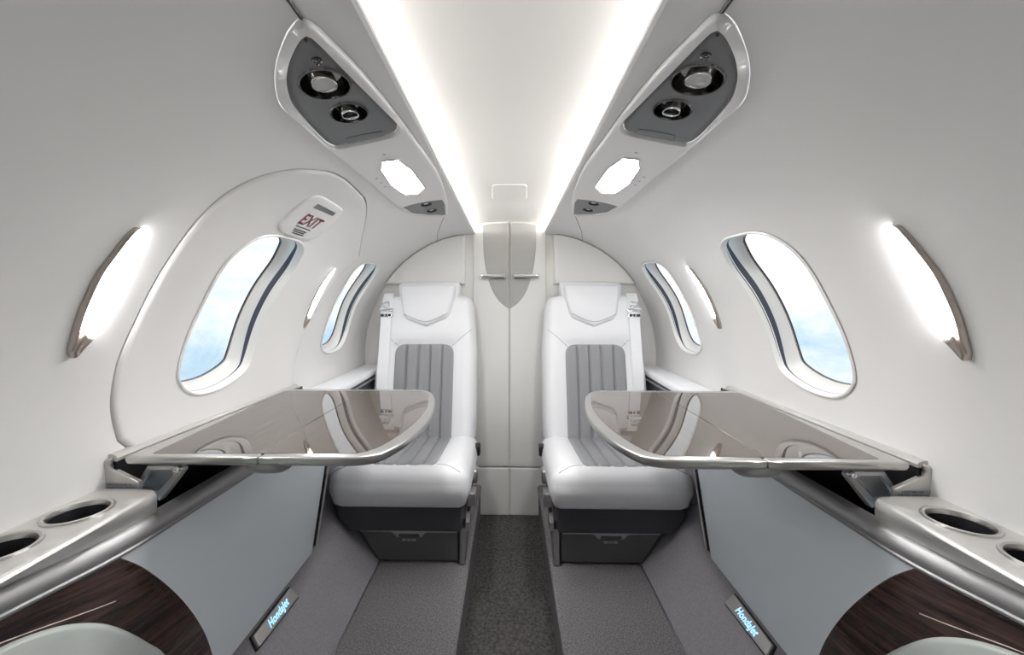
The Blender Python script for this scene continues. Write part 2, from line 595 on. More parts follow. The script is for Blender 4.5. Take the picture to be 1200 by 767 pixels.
YB = Y1 - 0.012
def Pb(S, y0=YB):
    def P(a, z, off=0.0):
        return (S * a, y0 - off, ZC + z)
    return P
bz = lambda py: ypx(597, py, YB)[1]
ba = lambda px: ypx(px, 353, YB)[0]
doorn = 2
for S, side in SIDES:
    P = Pb(S)
    root = thing('door_%d' % doorn, 'tall %s leaf of the white lavatory door with half of a grey shield' % side, 'door', (S * 0.1, YB, 0.005), kind='structure')
    doorn += 1
    zt = 0.428
    mb = MB()
    ol = [(0.0025, bz(546)), (0.195, bz(546)), (0.195, 0.416), (0.1, 0.4245), (0.0025, 0.427)]
    patch(mb, dens(ol, 0.05), P, T=0.006, R=0.005, g=0.06, skirt=[(0, -0.012)])
    mb.build('door_leaf', M['bulk'], root)
    mb = MB()
    ol = [(0.0025, -1.144), (0.195, -1.144), (0.195, bz(548)), (0.0025, bz(548))]
    patch(mb, dens(ol, 0.05), P, T=0.006, R=0.005, g=0.06, skirt=[(0, -0.012)])
    mb.build('kick_panel', M['bulk'], root)
    mb = MB()
    cur = smooth([(ba(q[0]), bz(q[1])) for q in [(566, 262), (566.2, 285), (567.5, 303), (571, 322), (577, 340), (585.5, 353), (596, 361.5)]], 5, False)
    ol = cur + [(0.004, cur[-1][1] - 0.001), (0.004, 0.420), (0.08, 0.417), (cur[0][0], 0.410)]
    patch(mb, dens(ol, 0.03), P, T=0.004, R=0.003, base=0.005, g=0.03, skirt=[(0, -0.003)])
    mb.build('grey_inlay', M['shield'], root)['label'] = 'grey half shield inlay'
    mb = MB()
    a0, a1 = ba(592.6), ba(563)
    ol = rpoly([(a0, bz(327)), (a1, bz(327)), (a1, bz(321.2)), (a0, bz(321.2))], 0.006)
    patch(mb, dens(ol, 0.01), P, T=0.006, R=0.007, base=0.026, g=0.02, skirt=[(0, -0.012)], close=True)
    mb.box(S * (a0 + 0.02), S * (a0 + 0.032), YB - 0.02, YB - 0.002, ZC + bz(326), ZC + bz(322.5))
    mb.box(S * (a1 - 0.032), S * (a1 - 0.02), YB - 0.02, YB - 0.002, ZC + bz(326), ZC + bz(322.5))
    mb.build('handle', M['chrome'], root)
    # closet front beside the door
    mb = MB()
    arc = [(a, z) for a, z in section(-0.003) if z > 0.09 and a > 0.245]
    ol = [(ba(545.5), arc[-1][1])] + arc[::-1] + [(arc[0][0], bz(333)), (ba(545.5), bz(333))]
    patch(mb, dens(ol, 0.03), P, T=0.012, R=0.010, base=0.03, g=0.05, skirt=[(0, -0.045)])
    o = mb.build('trim_%d' % (1 if S < 0 else 2), M['bulk'])
    tag(o, 'raised white closet panel on the bulkhead above the %s seat' % side, 'panel', kind='structure')

# ------------------------------------------------------------------ floor
mb = MB()
mb.box(-0.17, 0.17, Y0, Y1, -0.02, 0.0)
tag(mb.build('floor', M['carpet']), 'dark grey carpet of the lowered centre aisle', 'floor', kind='structure')
tn = 3
for S, side in SIDES:
    mb = MB()
    pr = [(0.156, 1.16), (0.154, 1.02), (0.150, 1.0), (0.151, 0.988), (0.158, 0.981), (0.168, 0.98), (0.30, 0.98), (0.489, 0.98), (0.489, 1.16)]
    mb.loft([[(S * a, y, ZC - h) for a, h in pr] for y in (Y0, 0.6, 1.4, 2.148)], True, True, True)
    o = mb.build('trim_%d' % tn, M['carpet2']); tn += 1
    tag(o, 'raised grey carpeted floor step %s of the aisle' % side, 'floor', kind='structure')
    mb = MB()
    pr = smooth([(0.489, 0.982), (0.50, 0.966), (0.57, 0.886), (0.636, 0.797), (0.662, 0.765), (0.676, 0.72), (0.680, 0.64)], 4, False)
    lo_ = pr + [(0.75, 0.64), (0.75, 1.1), (0.489, 1.1)]
    hi_ = pr + [(0.682, 0.51), (0.75, 0.51), (0.75, 1.1), (0.489, 1.1)]
    mb.loft([[(S * a, y, ZC - h) for a, h in lo_] for y in (Y0, 0.6, 1.24)], True, True, True)
    mb.loft([[(S * a, y, ZC - h) for a, h in hi_] for y in (1.24, 1.47, 2.148)], True, True, True)
    o = mb.build('trim_%d' % tn, M['carpet3']); tn += 1
    tag(o, 'sloping smooth grey footwell covering along the %s sidewall' % side, 'floor', kind='structure')
    mb = MB()
    mb.tube([(S * 0.4885, y, ZC - 0.9790) for y in (Y0, 1.0, 2.14)], 0.0034, 8)
    o = mb.build('trim_%d' % tn, M['satin_d']); tn += 1
    tag(o, 'thin metal seam strip between step and slope on the %s' % side, 'trim', kind='structure')

# ------------------------------------------------------------------ windows
def make_window(n, outl, S, label, shell_off=0.0):
    P = mkP(S)
    cy, cs = np.mean([q[0] for q in outl]), np.mean([q[1] for q in outl])
    root = thing('window_%d' % n, label, 'window', P(cy, min(q[1] for q in outl), 0), kind='structure')
    sc = 1.0
    def ring(ins, off, pw=0):
        return [P(y, s, off) for y, s in offset(outl, ins)]
    # rounded white reveal, deeper towards the glass
    mb = MB()
    e = 0.004 + shell_off
    rings = [ring(-0.004, e - 0.002), ring(-0.002, e + 0.001), ring(0.001, e + 0.0015), ring(0.004, e - 0.002), ring(0.0065, -0.011)]
    mb.loft(rings)
    mb.build('window_surround', M['reveal'], root)
    mb = MB()
    ya_, yb_ = max(q[0] for q in outl), min(q[0] for q in outl)
    sa_, sb_ = max(q[1] for q in outl), min(q[1] for q in outl)
    def tring(ins, off, k):
        res = []
        for (y, s), (y0, s0) in zip(offset(outl, ins), outl):
            w = max(0.0, (y0 - cy) / (ya_ - cy)) * max(0.0, 1 - abs((s0 - cs) / (sa_ - sb_) * 2) ** 3)
            res.append(P(y, s, off + k * w))
        return res
    mb.loft([tring(0.0058, -0.0085, 0.003), tring(0.0066, -0.012, -0.006), tring(0.0068, -0.0125, -0.016)])
    mb.build('shade_track', M['track'], root)['label'] = 'dark shade track'
    mb = MB()
    mb.loft([tring(0.0067, -0.0125, -0.015), tring(0.0055, -0.0135, -0.014), ring(0.006, -0.028), ring(0.0085, -0.038), ring(0.014, -0.046), ring(0.025, -0.0515)])
    mb.build('window_frame', M['reveal'], root)
    mb = MB()
    mb.loft([ring(0.0232, -0.0503), ring(0.0236, -0.0499), ring(0.0243, -0.0499), ring(0.0247, -0.053)])
    mb.build('seal', M['dark'], root)
    mb = MB()
    patch(mb, offset(outl, 0.0225), P, base=-0.0525, g=0.04)
    mb.build('window_pane', M['pane'], root)
    # outer skin well so no light leaks around the pane
    mb = MB()
    mb.loft([ring(-0.006, -0.001), ring(-0.010, -0.055), ring(0.025, -0.056)])
    mb.build('window_well', M['dark'], root)

make_window(1, BIGWIN, -1, 'large window in the left wall inside the escape hatch', 0.005)
make_window(2, SMALLWIN, -1, 'small window in the left wall beside the left seat')
make_window(3, BIGWIN, 1, 'large window in the right wall above the right table')
make_window(4, SMALLWIN, 1, 'small window in the right wall beside the right seat')

make_window(5, REARWIN, -1, 'window in the left wall beside the viewer')
make_window(6, REARWIN, 1, 'window in the right wall beside the viewer')

# ------------------------------------------------------------------ wall lights
SCM = [wpx(*q) for q in [(168, 269.5), (163, 266.5), (157, 267), (147, 277), (130, 298), (115, 318), (102, 343), (92, 366), (84, 392), (79.5, 409), (80, 418), (84.5, 417), (95, 405), (105, 394)]]
SCD = [wpx(*q) for q in [(166, 271), (160, 269.5), (150, 279), (132, 301), (117, 323), (105, 349), (97, 372), (93, 388), (96.5, 394.5), (104, 393), (119, 370), (140, 329), (159, 289)]]
def make_sconce(S, dy, label):
    P0 = mkP(S)
    P = lambda y, s, off=0.0: P0(y + dy, s, off)
    root = thing('wall_light', label, 'light', P(np.mean([q[0] for q in SCM]), min(q[1] for q in SCM), 0), 'sidewall lights')
    mb = MB()
    ol = dens(smooth(SCD, 4), 0.01)
    patch(mb, ol, P, T=0.010, R=0.012, base=0.001, g=0.012, skirt=[(0, -0.003)])
    mb.build('diffuser', M['sconce'], root)
    mb = MB()
    # slim metal fairing: a blade along the near edge running out to a point below
    near = smooth(SCM[1:11], 5, False)
    n = len(near)
    rings = []
    for i, (y, s) in enumerate(near):
        t = i / (n - 1)
        w = 0.002 + 0.0015 * math.sin(t * math.pi)
        hgt = 0.006 + 0.006 * t if t < 0.80 else max(0.002, 0.011 * (1 - (t - 0.80) / 0.2) ** 0.6)
        hgt *= min(1, 0.3 + t * 8)
        c = y + 0.001
        rings.append([P(c - w, s, 0.0), P(c - w, s, hgt * 0.6), P(c - w * 0.3, s, hgt), P(c + w * 0.4, s, hgt), P(c + w, s, hgt * 0.7), P(c + w, s, 0.0)])
    mb.loft(rings, True, True, True)
    tail = smooth([SCM[9], SCM[10], SCM[11], SCM[12], SCM[13], (SCD[8][0] + 0.002, SCD[8][1] + 0.003), SCD[7]], 4)
    patch(mb, tail, P, T=0.0135, R=0.005, base=0.0, g=0.01, skirt=[(0, -0.002)])
    mb.build('fairing', M['fairing'], root)
    return root
make_sconce(-1, 0, 'large glowing wall light at the left edge, before the hatch')
make_sconce(-1, 0.766, 'glowing wall light between the two left windows')
make_sconce(1, 0, 'large glowing wall light at the right edge, past the big window')
make_sconce(1, 0.766, 'glowing wall light between the two right windows')

# ------------------------------------------------------------------ overhead service panels
def circ(y, s, r, n=28, e=1.0):
    return [(y + r * math.cos(2 * math.pi * k / n), s + r * e * math.sin(2 * math.pi * k / n)) for k in range(n)]
def lathe(mb, P, y, s, prof, n=28):
    mb.loft([[P(u, v, o) for u, v in circ(y, s, max(r, 1e-5), n)] for r, o in prof])
    return mb
LENSO = [wpx(*q) for q in [(445, 184), (463, 182), (480, 194), (496, 216), (489, 223.5), (472, 223.5), (456, 212), (444, 194)]]
REARO = [wpx(*q) for q in [(469, 240), (482, 236), (497, 233), (517, 230.5), (520.5, 236), (521.5, 249), (516, 250), (500, 249.8), (482, 247.5)]]
for S, side in SIDES:
    P = mkP(S)
    g1, g2 = wpx(379, 94.5), wpx(407.5, 128.5)
    r1, r2 = 0.040, 0.034
    g3, g4 = wpx(498.5, 237), wpx(505, 244.5)
    root = thing('service_panel', 'overhead service panel with air vents above the %s table' % side, 'panel', P(np.mean([q[0] for q in PSU]), KS * 0.95, 0), 'overhead service panels')
    lens = dens(rpoly(LENSO, [0.006, 0.008, 0.03, 0.007, 0.006, 0.008, 0.03, 0.008], 4), 0.006)
    rear = dens(rpoly(REARO, 0.004, 2), 0.01)
    psuin = dens(PSUIN, 0.02)
    mb = MB()
    patch(mb, dens(PSU, 0.02), P, holes=[psuin, lens, rear], T=0.010, R=0.008, base=0.001, g=0.028, skirt=[(0, -0.02)], hskirt=[(0.001, -0.001), (0.002, -0.010)])
    mb.build('panel_shell', M['shell'], root)
    mb = MB()
    patch(mb, offset(psuin, 0.0015), P, holes=[circ(*g1, r1), circ(*g2, r2)], T=0.010, R=0.016, base=-0.004, g=0.012, skirt=[(0, -0.01)])
    ins = mb.build('vent_panel', M['insert'], root)
    ins['label'] = 'charcoal vent panel'
    # finger tab on the vent panel
    t0 = [wpx(*q) for q in [(404, 158.5), (447, 150), (450, 156), (438, 160), (406, 166)]]
    po_ = offset(psuin, 0.0015)
    def Pd(y, s_, off=0.0):
        d_ = float(dist(np.array([(y, s_)]), po_)[0])
        return P(y, s_, off - 0.004 + 0.010 * math.sqrt(max(0, 1 - (1 - min(1, d_ / 0.016)) ** 2)))
    mb = MB(); patch(mb, dens(rpoly(t0, 0.003, 3), 0.006), Pd, T=0.0015, R=0.0015, base=0.0, g=0.005, skirt=[(0, -0.003)])
    mb.build('finger_tab', M['insert'], ins)
    b0 = wpx(369.5, 66)
    mb = MB(); lathe(mb, P, *b0, [(0.008, 0.006), (0.0075, 0.009), (0.006, 0.0085), (0.005, 0.007), (0, 0.0075)], 16)
    mb.build('sensor', M['bowl'], ins)
    b0 = wpx(356, 42)
    mb = MB(); lathe(mb, P, *b0, [(0.0025, 0.006), (0.0025, 0.0075), (0, 0.0075)], 10)
    mb.build('screw', M['dark'], ins)
    for kk, (gc, gr) in enumerate(((g1, r1), (g2, r2))):
        mb = MB()
        lathe(mb, P, *gc, [(gr + 0.0025, 0.0058), (gr + 0.001, 0.0085), (gr - 0.001, 0.0085), (gr - 0.002, 0.004), (gr * 0.9, -0.008), (gr * 0.72, -0.02), (gr * 0.4, -0.028), (0, -0.029)])
        bw = mb.build('vent_bowl', M['bowl'], root)
        mb = MB()
        P2 = (lambda y, s, off: P(y - 0.006 * (1 if kk == 0 else 0), s, off))
        rr = gr * (0.54 if kk == 0 else 0.5)
        lathe(mb, P2, *gc, [(rr, -0.028), (rr, 0.009), (rr - 0.0012, 0.012), (rr - 0.003, 0.0118), (rr - 0.004, 0.009), (rr - 0.004, -0.004)])
        mb.build('nozzle_ring', M['chrome'], bw)
        mb = MB()
        lathe(mb, P2, *gc, [(rr - 0.0035, 0.0095 if kk == 0 else -0.003), (0, 0.0105 if kk == 0 else -0.004)])
        mb.build('spot_lens' if kk == 0 else 'nozzle', M['spot'] if kk == 0 else M['dark'], bw)
    # reading light
    mb = MB()
    mb.loft([[P(y, s, o) for y, s in offset(lens, i)] for i, o in ((-0.005, 0.0105), (-0.0035, 0.0135), (0.001, 0.0135), (0.0025, 0.010), (0.004, 0.004))])
    bz_ = mb.build('light_bezel', M['satin'], root)
    mb = MB()
    patch(mb, offset(lens, 0.0032), P, T=0.002, R=0.004, base=0.003, g=0.012)
    mb.build('light_lens', M['lens'], bz_)
    # rear insert with two small vents
    mb = MB()
    patch(mb, offset(rear, 0.0012), P, holes=[circ(*g3, 0.021, 20), circ(*g4, 0.021, 20)], T=0.003, R=0.003, base=0.005, g=0.02, skirt=[(0, -0.012)])
    rp = mb.build('rear_vent_panel', M['insert'], root)
    rp['label'] = 'grey rear vent panel'
    for gc in (g3, g4):
        mb = MB(); gr = 0.021
        lathe(mb, P, *gc, [(gr + 0.001, 0.0075), (gr, 0.009), (gr - 0.001, 0.008), (gr - 0.004, -0.004), (gr * 0.5, -0.012), (0, -0.012)], 20)
        mb.build('small_vent_bowl', M['dark'], rp)
        mb = MB()
        lathe(mb, P, *gc, [(0.010, -0.012), (0.010, 0.004), (0.008, 0.006), (0.005, 0.004), (0, 0.004)], 16)
        mb.build('small_nozzle', M['chrome'], rp)
    # faint printed marks
    mb = MB()
    for q in ((439, 205), (444.5, 210), (449, 214.5), (448, 176)):
        c = wpx(*q)
        mb = MB()
        mb.loft([[P(u, v, 0.0112) for u, v in circ(*c, 0.0045, 10)], [P(u, v, 0.0116) for u, v in circ(*c, 0.0035, 10)]], True, False, True)
        mb.build('printed_symbol', M['faint'], root)
    # liner joint running forward from the panel tip
    tip = wpx(352, 21)
    mb = MB()
    mb.tube([P(y, tip[1] + 0.0015 + (tip[0] - y) * 0.01, 0.0005) for y in np.linspace(tip[0] - 0.001, Y0, 14)], 0.003, 6)
    o = mb.build('trim_%d' % tn, M['dark']); tn += 1
    tag(o, 'dark joint line in the upper %s liner ahead of the service panel' % side, 'trim', kind='structure')
    mb = MB()
    mb.tube([P(*wpx(*q), 0.0) for q in ((521, 252), (517, 262), (513, 272), (512, 284))], 0.0012, 6)
    o = mb.build('trim_%d' % tn, M['seam']); tn += 1
    tag(o, 'fine joint line behind the %s service panel' % side, 'trim', kind='structure')

# ------------------------------------------------------------------ text helper
def text_mesh(body, size, shear=0.0, bold=0.0):
    c = bpy.data.curves.new('lettering', 'FONT')
    c.body = body
    c.size = size
    c.align_x = 'CENTER'
    c.align_y = 'CENTER'
    c.shear = shear
    c.offset = bold
    c.resolution_u = 3
    o = bpy.data.objects.new('lettering_tmp', c)
    COL.objects.link(o)
    dg = bpy.context.evaluated_depsgraph_get()
    me = o.evaluated_get(dg).to_mesh()
    vs = [tuple(v.co) for v in me.vertices]
    fs = [tuple(p.vertices) for p in me.polygons]
    o.evaluated_get(dg).to_mesh_clear()
    bpy.data.objects.remove(o)
    bpy.data.curves.remove(c)
    return vs, fs

# EXIT placard on the hatch
P = mkP(-1)
EX = smooth([wpx(*q) for q in [(327, 256), (343.5, 240), (358, 229.5), (370, 226.2), (379, 229), (397, 240.5), (398.5, 245), (388, 258), (375, 271), (366, 277), (355, 278), (340, 275), (328, 270), (324.5, 263)]], 4)
root = thing('exit_sign', 'white placard reading EXIT above the large left window', 'sign', P(np.mean([q[0] for q in EX]), min(q[1] for q in EX), 0.006))
mb = MB(); patch(mb, EX, P, T=0.006, R=0.006, base=0.006, g=0.02, skirt=[(0, -0.006)])
pl = mb.build('placard', M['shell'], root)
mb = MB()
sl = rpoly([wpx(*q) for q in [(363.5, 239), (369, 235), (390, 246), (386.5, 249)]], 0.001, 2)
mb.loft([[P(y, s, o) for y, s in offset(sl, i)] for i, o in ((-0.0012, 0.0122), (0, 0.0126), (0.001, 0.0122))], True, False, True)
mb.build('handle_slot', M['insert'], root)
c = wpx(360.5, 256.5)
c2 = wpx(366.5, 259)
def wrap_text(body, size, cy, cs, off, m, parent, name, sx=1.0, sh=0.0, bold=0):
    vs, fs = text_mesh(body, size, sh, bold)
    mb = MB(); mb.add([P(cy + v[0] * sx, cs + v[1], off) for v in vs], fs)
    return mb.build(name, m, parent)
wrap_text('EXIT', 0.054, c[0], c[1], 0.0128, M['red'], root, 'lettering', 0.85, 0, 0.0012)
mb = MB()
mb.add([P(c[0] + a, c[1] + b, 0.0127) for a, b in ((-0.04, -0.0245), (0.035, -0.0245), (0.035, -0.0275), (-0.04, -0.0275))], [(0, 1, 2, 3)])
mb.build('printed_rule', M['ink'], root)
for k_, (x0, x1) in enumerate(((-0.034, 0.030), (-0.030, 0.026), (-0.026, 0.030))):
    mb = MB()
    yy, ss = c[0] - 0.002, c[1] - 0.035 - 0.0065 * k_
    mb.add([P(yy + a_, ss + b_, 0.0127) for a_, b_ in ((x0, 0), (x1, 0), (x1, -0.0035), (x0, -0.0035))], [(0, 1, 2, 3)])
    mb.build('printed_line', M['ink'], root)

# ------------------------------------------------------------------ side rail, lower panels, consoles
RY = [-0.9, 0.30, 0.43, 0.532, 0.665, 1.02, 2.2]
RA = [0.725, 0.725, 0.718, 0.697, 0.658, 0.648, 0.648]
def RR(y):
    ys = np.linspace(y - 0.05, y + 0.05, 7)
    return float(np.mean(np.interp(ys, RY, RA)))
A_H, B_H = 0.431, 0.80

for S, side in SIDES:
    # --- lower side panel (y, t) t=0 top, t=1 bottom
    def Pp(y, t, off=0.0):
        d = (RR(y) - 0.648) * (1 - min(1, max(0, t)) ** 1.5)
        a = 0.657 + d + (0.632 - 0.657) * t - off
        return (S * a, y, ZC - (A_H + (B_H - A_H) * t))
    lp = lambda px, py: lpx(px, py, 0.657, A_H, 0.632, B_H)
    root = thing('cabin_side_lining', 'pale blue-grey lower side panel with dark wood inlay, %s of the aisle' % side, 'panel', (S * 0.66, 0.5, ZC - B_H), 'lower side panels')
    far = [(1.256, 1.0), (1.378, 0.39), (1.455, -0.04)]
    mb = MB()
    ol = [(-0.85, 1.0)] + far[:1] + far[1:] + [(-0.85, -0.04)]
    patch(mb, dens(ol, 0.04), Pp, T=0.004, R=0.003, g=0.045, g2=0.1, skirt=[(0, -0.02)])
    mb.build('panel_face', M['side'], root)
    mb = MB()
    e0 = [(y + 0.002, t) for y, t in far]
    e1 = [(y + 0.034, t) for y, t in far]
    patch(mb, dens(e0 + e1[::-1], 0.05), Pp, base=-0.004, g=0.05, g2=0.3, skirt=[(0, -0.02)])
    mb.build('dark_gap', M['dark'], root)['label'] = 'dark gap at the panel end'
    mb = MB()
    mb.tube([Pp(y + 0.037, t, 0.0) for y, t in far], 0.004, 8)
    mb.build('edge_bead', M['satin_d'], root)
    # wood inlay: curved boundary read off the picture, on the panel plane
    bnd = [lp(*q) for q in [(140, 650.5), (170, 664), (200, 688), (222, 713), (238, 740), (247, 767), (251, 790), (252, 810)]]
    bnd = smooth(bnd, 5, False)
    mb = MB()
    bnd = [(y, min(1.0, t)) for y, t in bnd if t < 1.02]
    ol = bnd + [(-0.6, 1.0), (-0.6, 0.0)]
    patch(mb, dens(ol, 0.035), Pp, T=0.002, R=0.003, base=0.0045, g=0.035, g2=0.09, skirt=[(0, -0.002)])
    w = mb.build('wood_inlay', M['wood'], root)
    w['label'] = 'dark walnut inlay with a curved edge'
    pdp = [lp(*q) for q in [(21, 767), (45, 752), (70, 740), (95, 731.5), (118, 729.5), (135, 732), (153, 740), (172, 752), (191, 767)]]
    pad = smooth(pdp + [(pdp[-1][0] + 0.028, min(0.97, pdp[-1][1] + 0.25))], 4, False)
    sl_ = (pdp[1][1] - pdp[0][1]) / (pdp[1][0] - pdp[0][0])
    ol = [(0.0, pdp[0][1] - sl_ * 0.1)] + pad + [(pad[-1][0], 1.0), (0.0, 1.0)]
    mb = MB()
    patch(mb, dens(ol, 0.03), Pp, T=0.010, R=0.012, base=0.006, g=0.03, g2=0.08, skirt=[(0, -0.002)])
    mb.build('pocket_cover', M['pad'], root)['label'] = 'pale grey rounded pad on the wood'
    mb = MB()
    mb.tube([Pp(y, t, 0.006) for y, t in smooth([lp(*q) for q in [(-20, 782), (11, 765), (65, 739), (98, 724), (141, 704)]], 4, False)], 0.0010, 6)
    mb.build('highlight_line', M['fairing'], root)  # thin pale tube drawn in for the highlight that follows the rounding
    # --- rail
    mb = MB()
    rp_ = [(0.016, 0.4375), (0.001, 0.4365), (-0.0035, 0.434), (-0.004, 0.430), (-0.002, 0.427), (-0.003, 0.420), (-0.0015, 0.412), (0.003, 0.404), (0.009, 0.399), (0.022, 0.397)]
    ys = [1.60, 1.3, 1.0] + list(np.arange(0.85, 0.25, -0.03)) + [0, Y0]
    mb.loft([[(S * (RR(y) + a), y, ZC - h) for a, h in rp_] + [(S * (RR(y) + 0.022), y, ZC - 0.437)] for y in ys], True, True, True)
    o = mb.build('side_rail', M['railm'], origin=(S * 0.67, 0.6, ZC - 0.437))
    tag(o, 'brushed metal rail along the top of the %s lower panel' % side, 'rail', 'side rails')
    # --- dark stowage slot for the table
    mb = MB()
    mb.loft([[(S * a, y, ZC - h) for a, h in ((0.677, 0.41), (0.677, 0.60), (0.7655, 0.60), (0.7655, 0.313), (0.769, 0.313), (0.769, 0.61), (0.674, 0.61), (0.674, 0.41))] for y in (0.76, 1.46)], True)
    mb.box(*sorted((S * 0.677, S * 0.767)), 1.452, 1.46, ZC - 0.6, ZC - 0.34)
    mb.box(*sorted((S * 0.677, S * 0.767)), 0.760, 0.764, ZC - 0.6, ZC - 0.42)
    o = mb.build('table_slot', M['dark'])
    tag(o, 'black stowage slot beneath the %s table' % side, 'slot', 'table stowage slots')
    mb = MB()
    mb.box(*sorted((S * 0.745, S * 0.775)), 0.95, 0.985, ZC - 0.37, ZC - 0.355)
    # --- console with cup holders
    cups = [(0.730, 0.661), (0.738, 0.560)]
    cr = 0.0385
    def Pk(a, y, off=0.0):
        return (S * a, y, ZC - 0.357 + off)
    root = thing('cup_holder_console', 'silver grey console with round cup holders beside the %s wall' % side, 'console', (S * 0.75, 0.4, ZC - 0.40), 'cup holder consoles')
    ys = [0.732] + list(np.arange(0.70, -0.5, -0.04))
    ol = [(0.784, 0.745), (0.715, 0.745), (0.680, 0.742)] + [(0.668 - 0.008 * min(1, (0.732 - y) / 0.3), y) for y in ys] + [(0.784, -0.5)]
    holes = [circ(*c_, cr + 0.004, 32) for c_ in cups]
    mb = MB()
    patch(mb, dens(ol, 0.03), Pk, holes=holes, g=0.02, hskirt=[(0.001, -0.002)])
    rings = []
    ends = [(0.700, 0.745, 0.71, 0.751), (0.680, 0.742, 0.69, 0.749), (0.668, 0.732, 0.668, 0.742), (0.667, 0.715, 0.0, 0.730)]
    for y in [None] * 3 + ys[1:]:
        if y is None:
            a_, y_, b_, yb2 = ends[len(rings)]
        else:
            a_, y_ = 0.668 - 0.008 * min(1, (0.732 - y) / 0.3), y
            b_, yb2 = RR(y) + 0.012, y
        rings.append([Pk(a_, y_), Pk(a_ - 0.004, y_ + (0.001 if y is None else 0), -0.0015), Pk(a_ - 0.007, y_ + (0.002 if y is None else 0), -0.006), Pk(a_ * 0.6 + b_ * 0.4 - 0.006, y_ * 0.6 + yb2 * 0.4, -0.020), Pk(b_, yb2, -0.040), Pk(b_ + 0.004, yb2, -0.05)])
    mb.loft(rings, False)
    mb.build('console_body', M['paint'], root, sharp=50)
    for k, c_ in enumerate(cups):
        mb = MB()
        lathe(mb, Pk, *c_, [(cr + 0.0075, 0.0002), (cr + 0.0065, 0.003), (cr + 0.004, 0.0038), (cr + 0.001, 0.002), (cr - 0.0005, -0.003), (cr - 0.001, -0.006)], 36)
        h_ = mb.build('cup_rim', M['satin'], root)
        mb = MB()
        lathe(mb, Pk, *c_, [(cr, -0.002), (cr - 0.003, -0.02), (cr - 0.007, -0.048), (0, -0.048)], 32)
        mb.build('cup_well', M['dark'], h_)
    # --- end cap and wall trim behind the table
    root = thing('table_trim', 'silver end cap and rail between the %s table and the wall' % side, 'trim', (S * 0.77, 1.0, ZC - 0.36), 'table trims')
    cap = [ypx(*q, 0.757) for q in [(129.5, 536.8), (127, 545.5), (131, 550), (162, 565), (162, 576.5), (104, 573.5), (106, 560), (112, 548), (122, 538.5)]]
    mb = MB()
    co = dens(rpoly(cap, [0.003, 0.003, 0.003, 0.004, 0.002, 0.004, 0.012, 0.02, 0.01], 3), 0.02)
    pc = Pb(S, 0.760)
    patch(mb, co, pc, T=0.003, R=0.003, base=0.0, g=0.02, skirt=[(0, -0.006)], close=True)
    ec = mb.build('end_cap', M['paint'], root)
    def wrap_flat(body, size, ca, cz, m, parent, name, yv, sx=1.0):
        vs, fs = text_mesh(body, size)
        mb = MB(); mb.add([(S * ca + v[0] * sx, yv, ZC + cz + v[1]) for v in vs], fs)
        return mb.build(name, m, parent)
    tcx = ypx(135, 569.3, 0.757)
    wrap_flat('STOW TABLE AND CLOSE LID\nFOR TAXI, TAKEOFF AND LANDING', 0.0062, tcx[0], tcx[1], M['ink'], ec, 'lettering', 0.7565, 0.80)
    mb = MB()
    pr = [(0.789, 0.299), (0.777, 0.299), (0.770, 0.302), (0.767, 0.306), (0.767, 0.312), (0.79, 0.312)]
    mb.loft([[(S * (a + (0.0 if y > 1.0 else -0.001)), y, ZC - h) for a, h in pr] for y in (0.764, 1.0, 1.43)], True, True, True)
    mb.build('wall_rail', M['paint'], root)
    # --- armrest ledge beyond the table
    root = thing('armrest_ledge', 'white padded side ledge between the %s seat and the wall' % side, 'ledge', (S * 0.71, 1.8, ZC - 0.42), 'padded side ledges')
    def Pl(a, y, off=0.0):
        return (S * a, y, ZC - 0.352 + off)
    mb = MB()
    patch(mb, dens(rpoly([(0.652, 1.47), (0.781, 1.47), (0.781, 2.13), (0.672, 2.13)], 0.02), 0.03), Pl, T=0.017, R=0.018, g=0.035, skirt=[(0, -0.008), (0.004, -0.012)], close=True)
    mb.build('padded_top', M['white'], root)
    mb = MB()
    mb.loft([[(S * a, y, ZC - h) for a, h in ((0.667, 0.362), (0.79, 0.362), (0.79, 0.50), (0.675, 0.50))] for y in (1.48, 2.13)], True, True, True)
    mb.build('ledge_body', M['skirt'], root)
    mb = MB()
    mb.tube([(S * 0.664, y, ZC - 0.378) for y in (1.478, 1.8, 2.12)], 0.005, 8)
    mb.build('ledge_bead', M['satin_d'], root)

    # --- folding table
    H = 0.302
    def Pt(a, y, off=0.0):
        return (S * a, y, ZC - H + off)
    tp = lambda px, py: hpx(px, py, H)
    root = thing('folding_table', 'glossy taupe veneer folding table with silver rim on the %s wall' % side, 'table', (S * 0.5, 1.0, ZC - H - 0.02), 'folding tables')
    inner = smooth([tp(*q) for q in [(492, 456), (502, 457.8), (508, 462.5), (509.5, 470), (508, 480), (503, 490), (495, 500), (482, 511), (470, 519), (456, 526.5), (440, 532.5), (420, 535.3), (402, 536)]], 4, False)
    yb_, yf = tp(492, 456)[1], tp(402, 536)[1]
    sa, sb = 0.501, 0.489         # seam at the back / front
    leaf1 = [(sa - 0.0012, yb_)] + inner + [(sb - 0.0012, yf)]
    leaf2 = [(0.752, yb_), (sa + 0.0012, yb_), (sb + 0.0012, yf), (0.751, yf)]
    inl1 = [tp(*q) for q in [(426.4, 457.9), (493, 457.9), (500, 460), (502.3, 466), (501, 476), (495, 485.5), (486, 495), (474, 505), (460, 514.5), (446, 522.5), (432, 528), (418, 531), (303.5, 531.3)]]
    i1 = [inl1[0]] + smooth(inl1[1:12], 4, False) + [inl1[12]]
    inl2 = rpoly([tp(*q) for q in [(333, 457.9), (425.6, 457.9), (302.4, 531.3), (178, 531.3)]], [0.02, 0.001, 0.001, 0.006], 4)
    sk = [(0.0, -0.006), (0.002, -0.012), (0.006, -0.0155), (0.012, -0.016)]
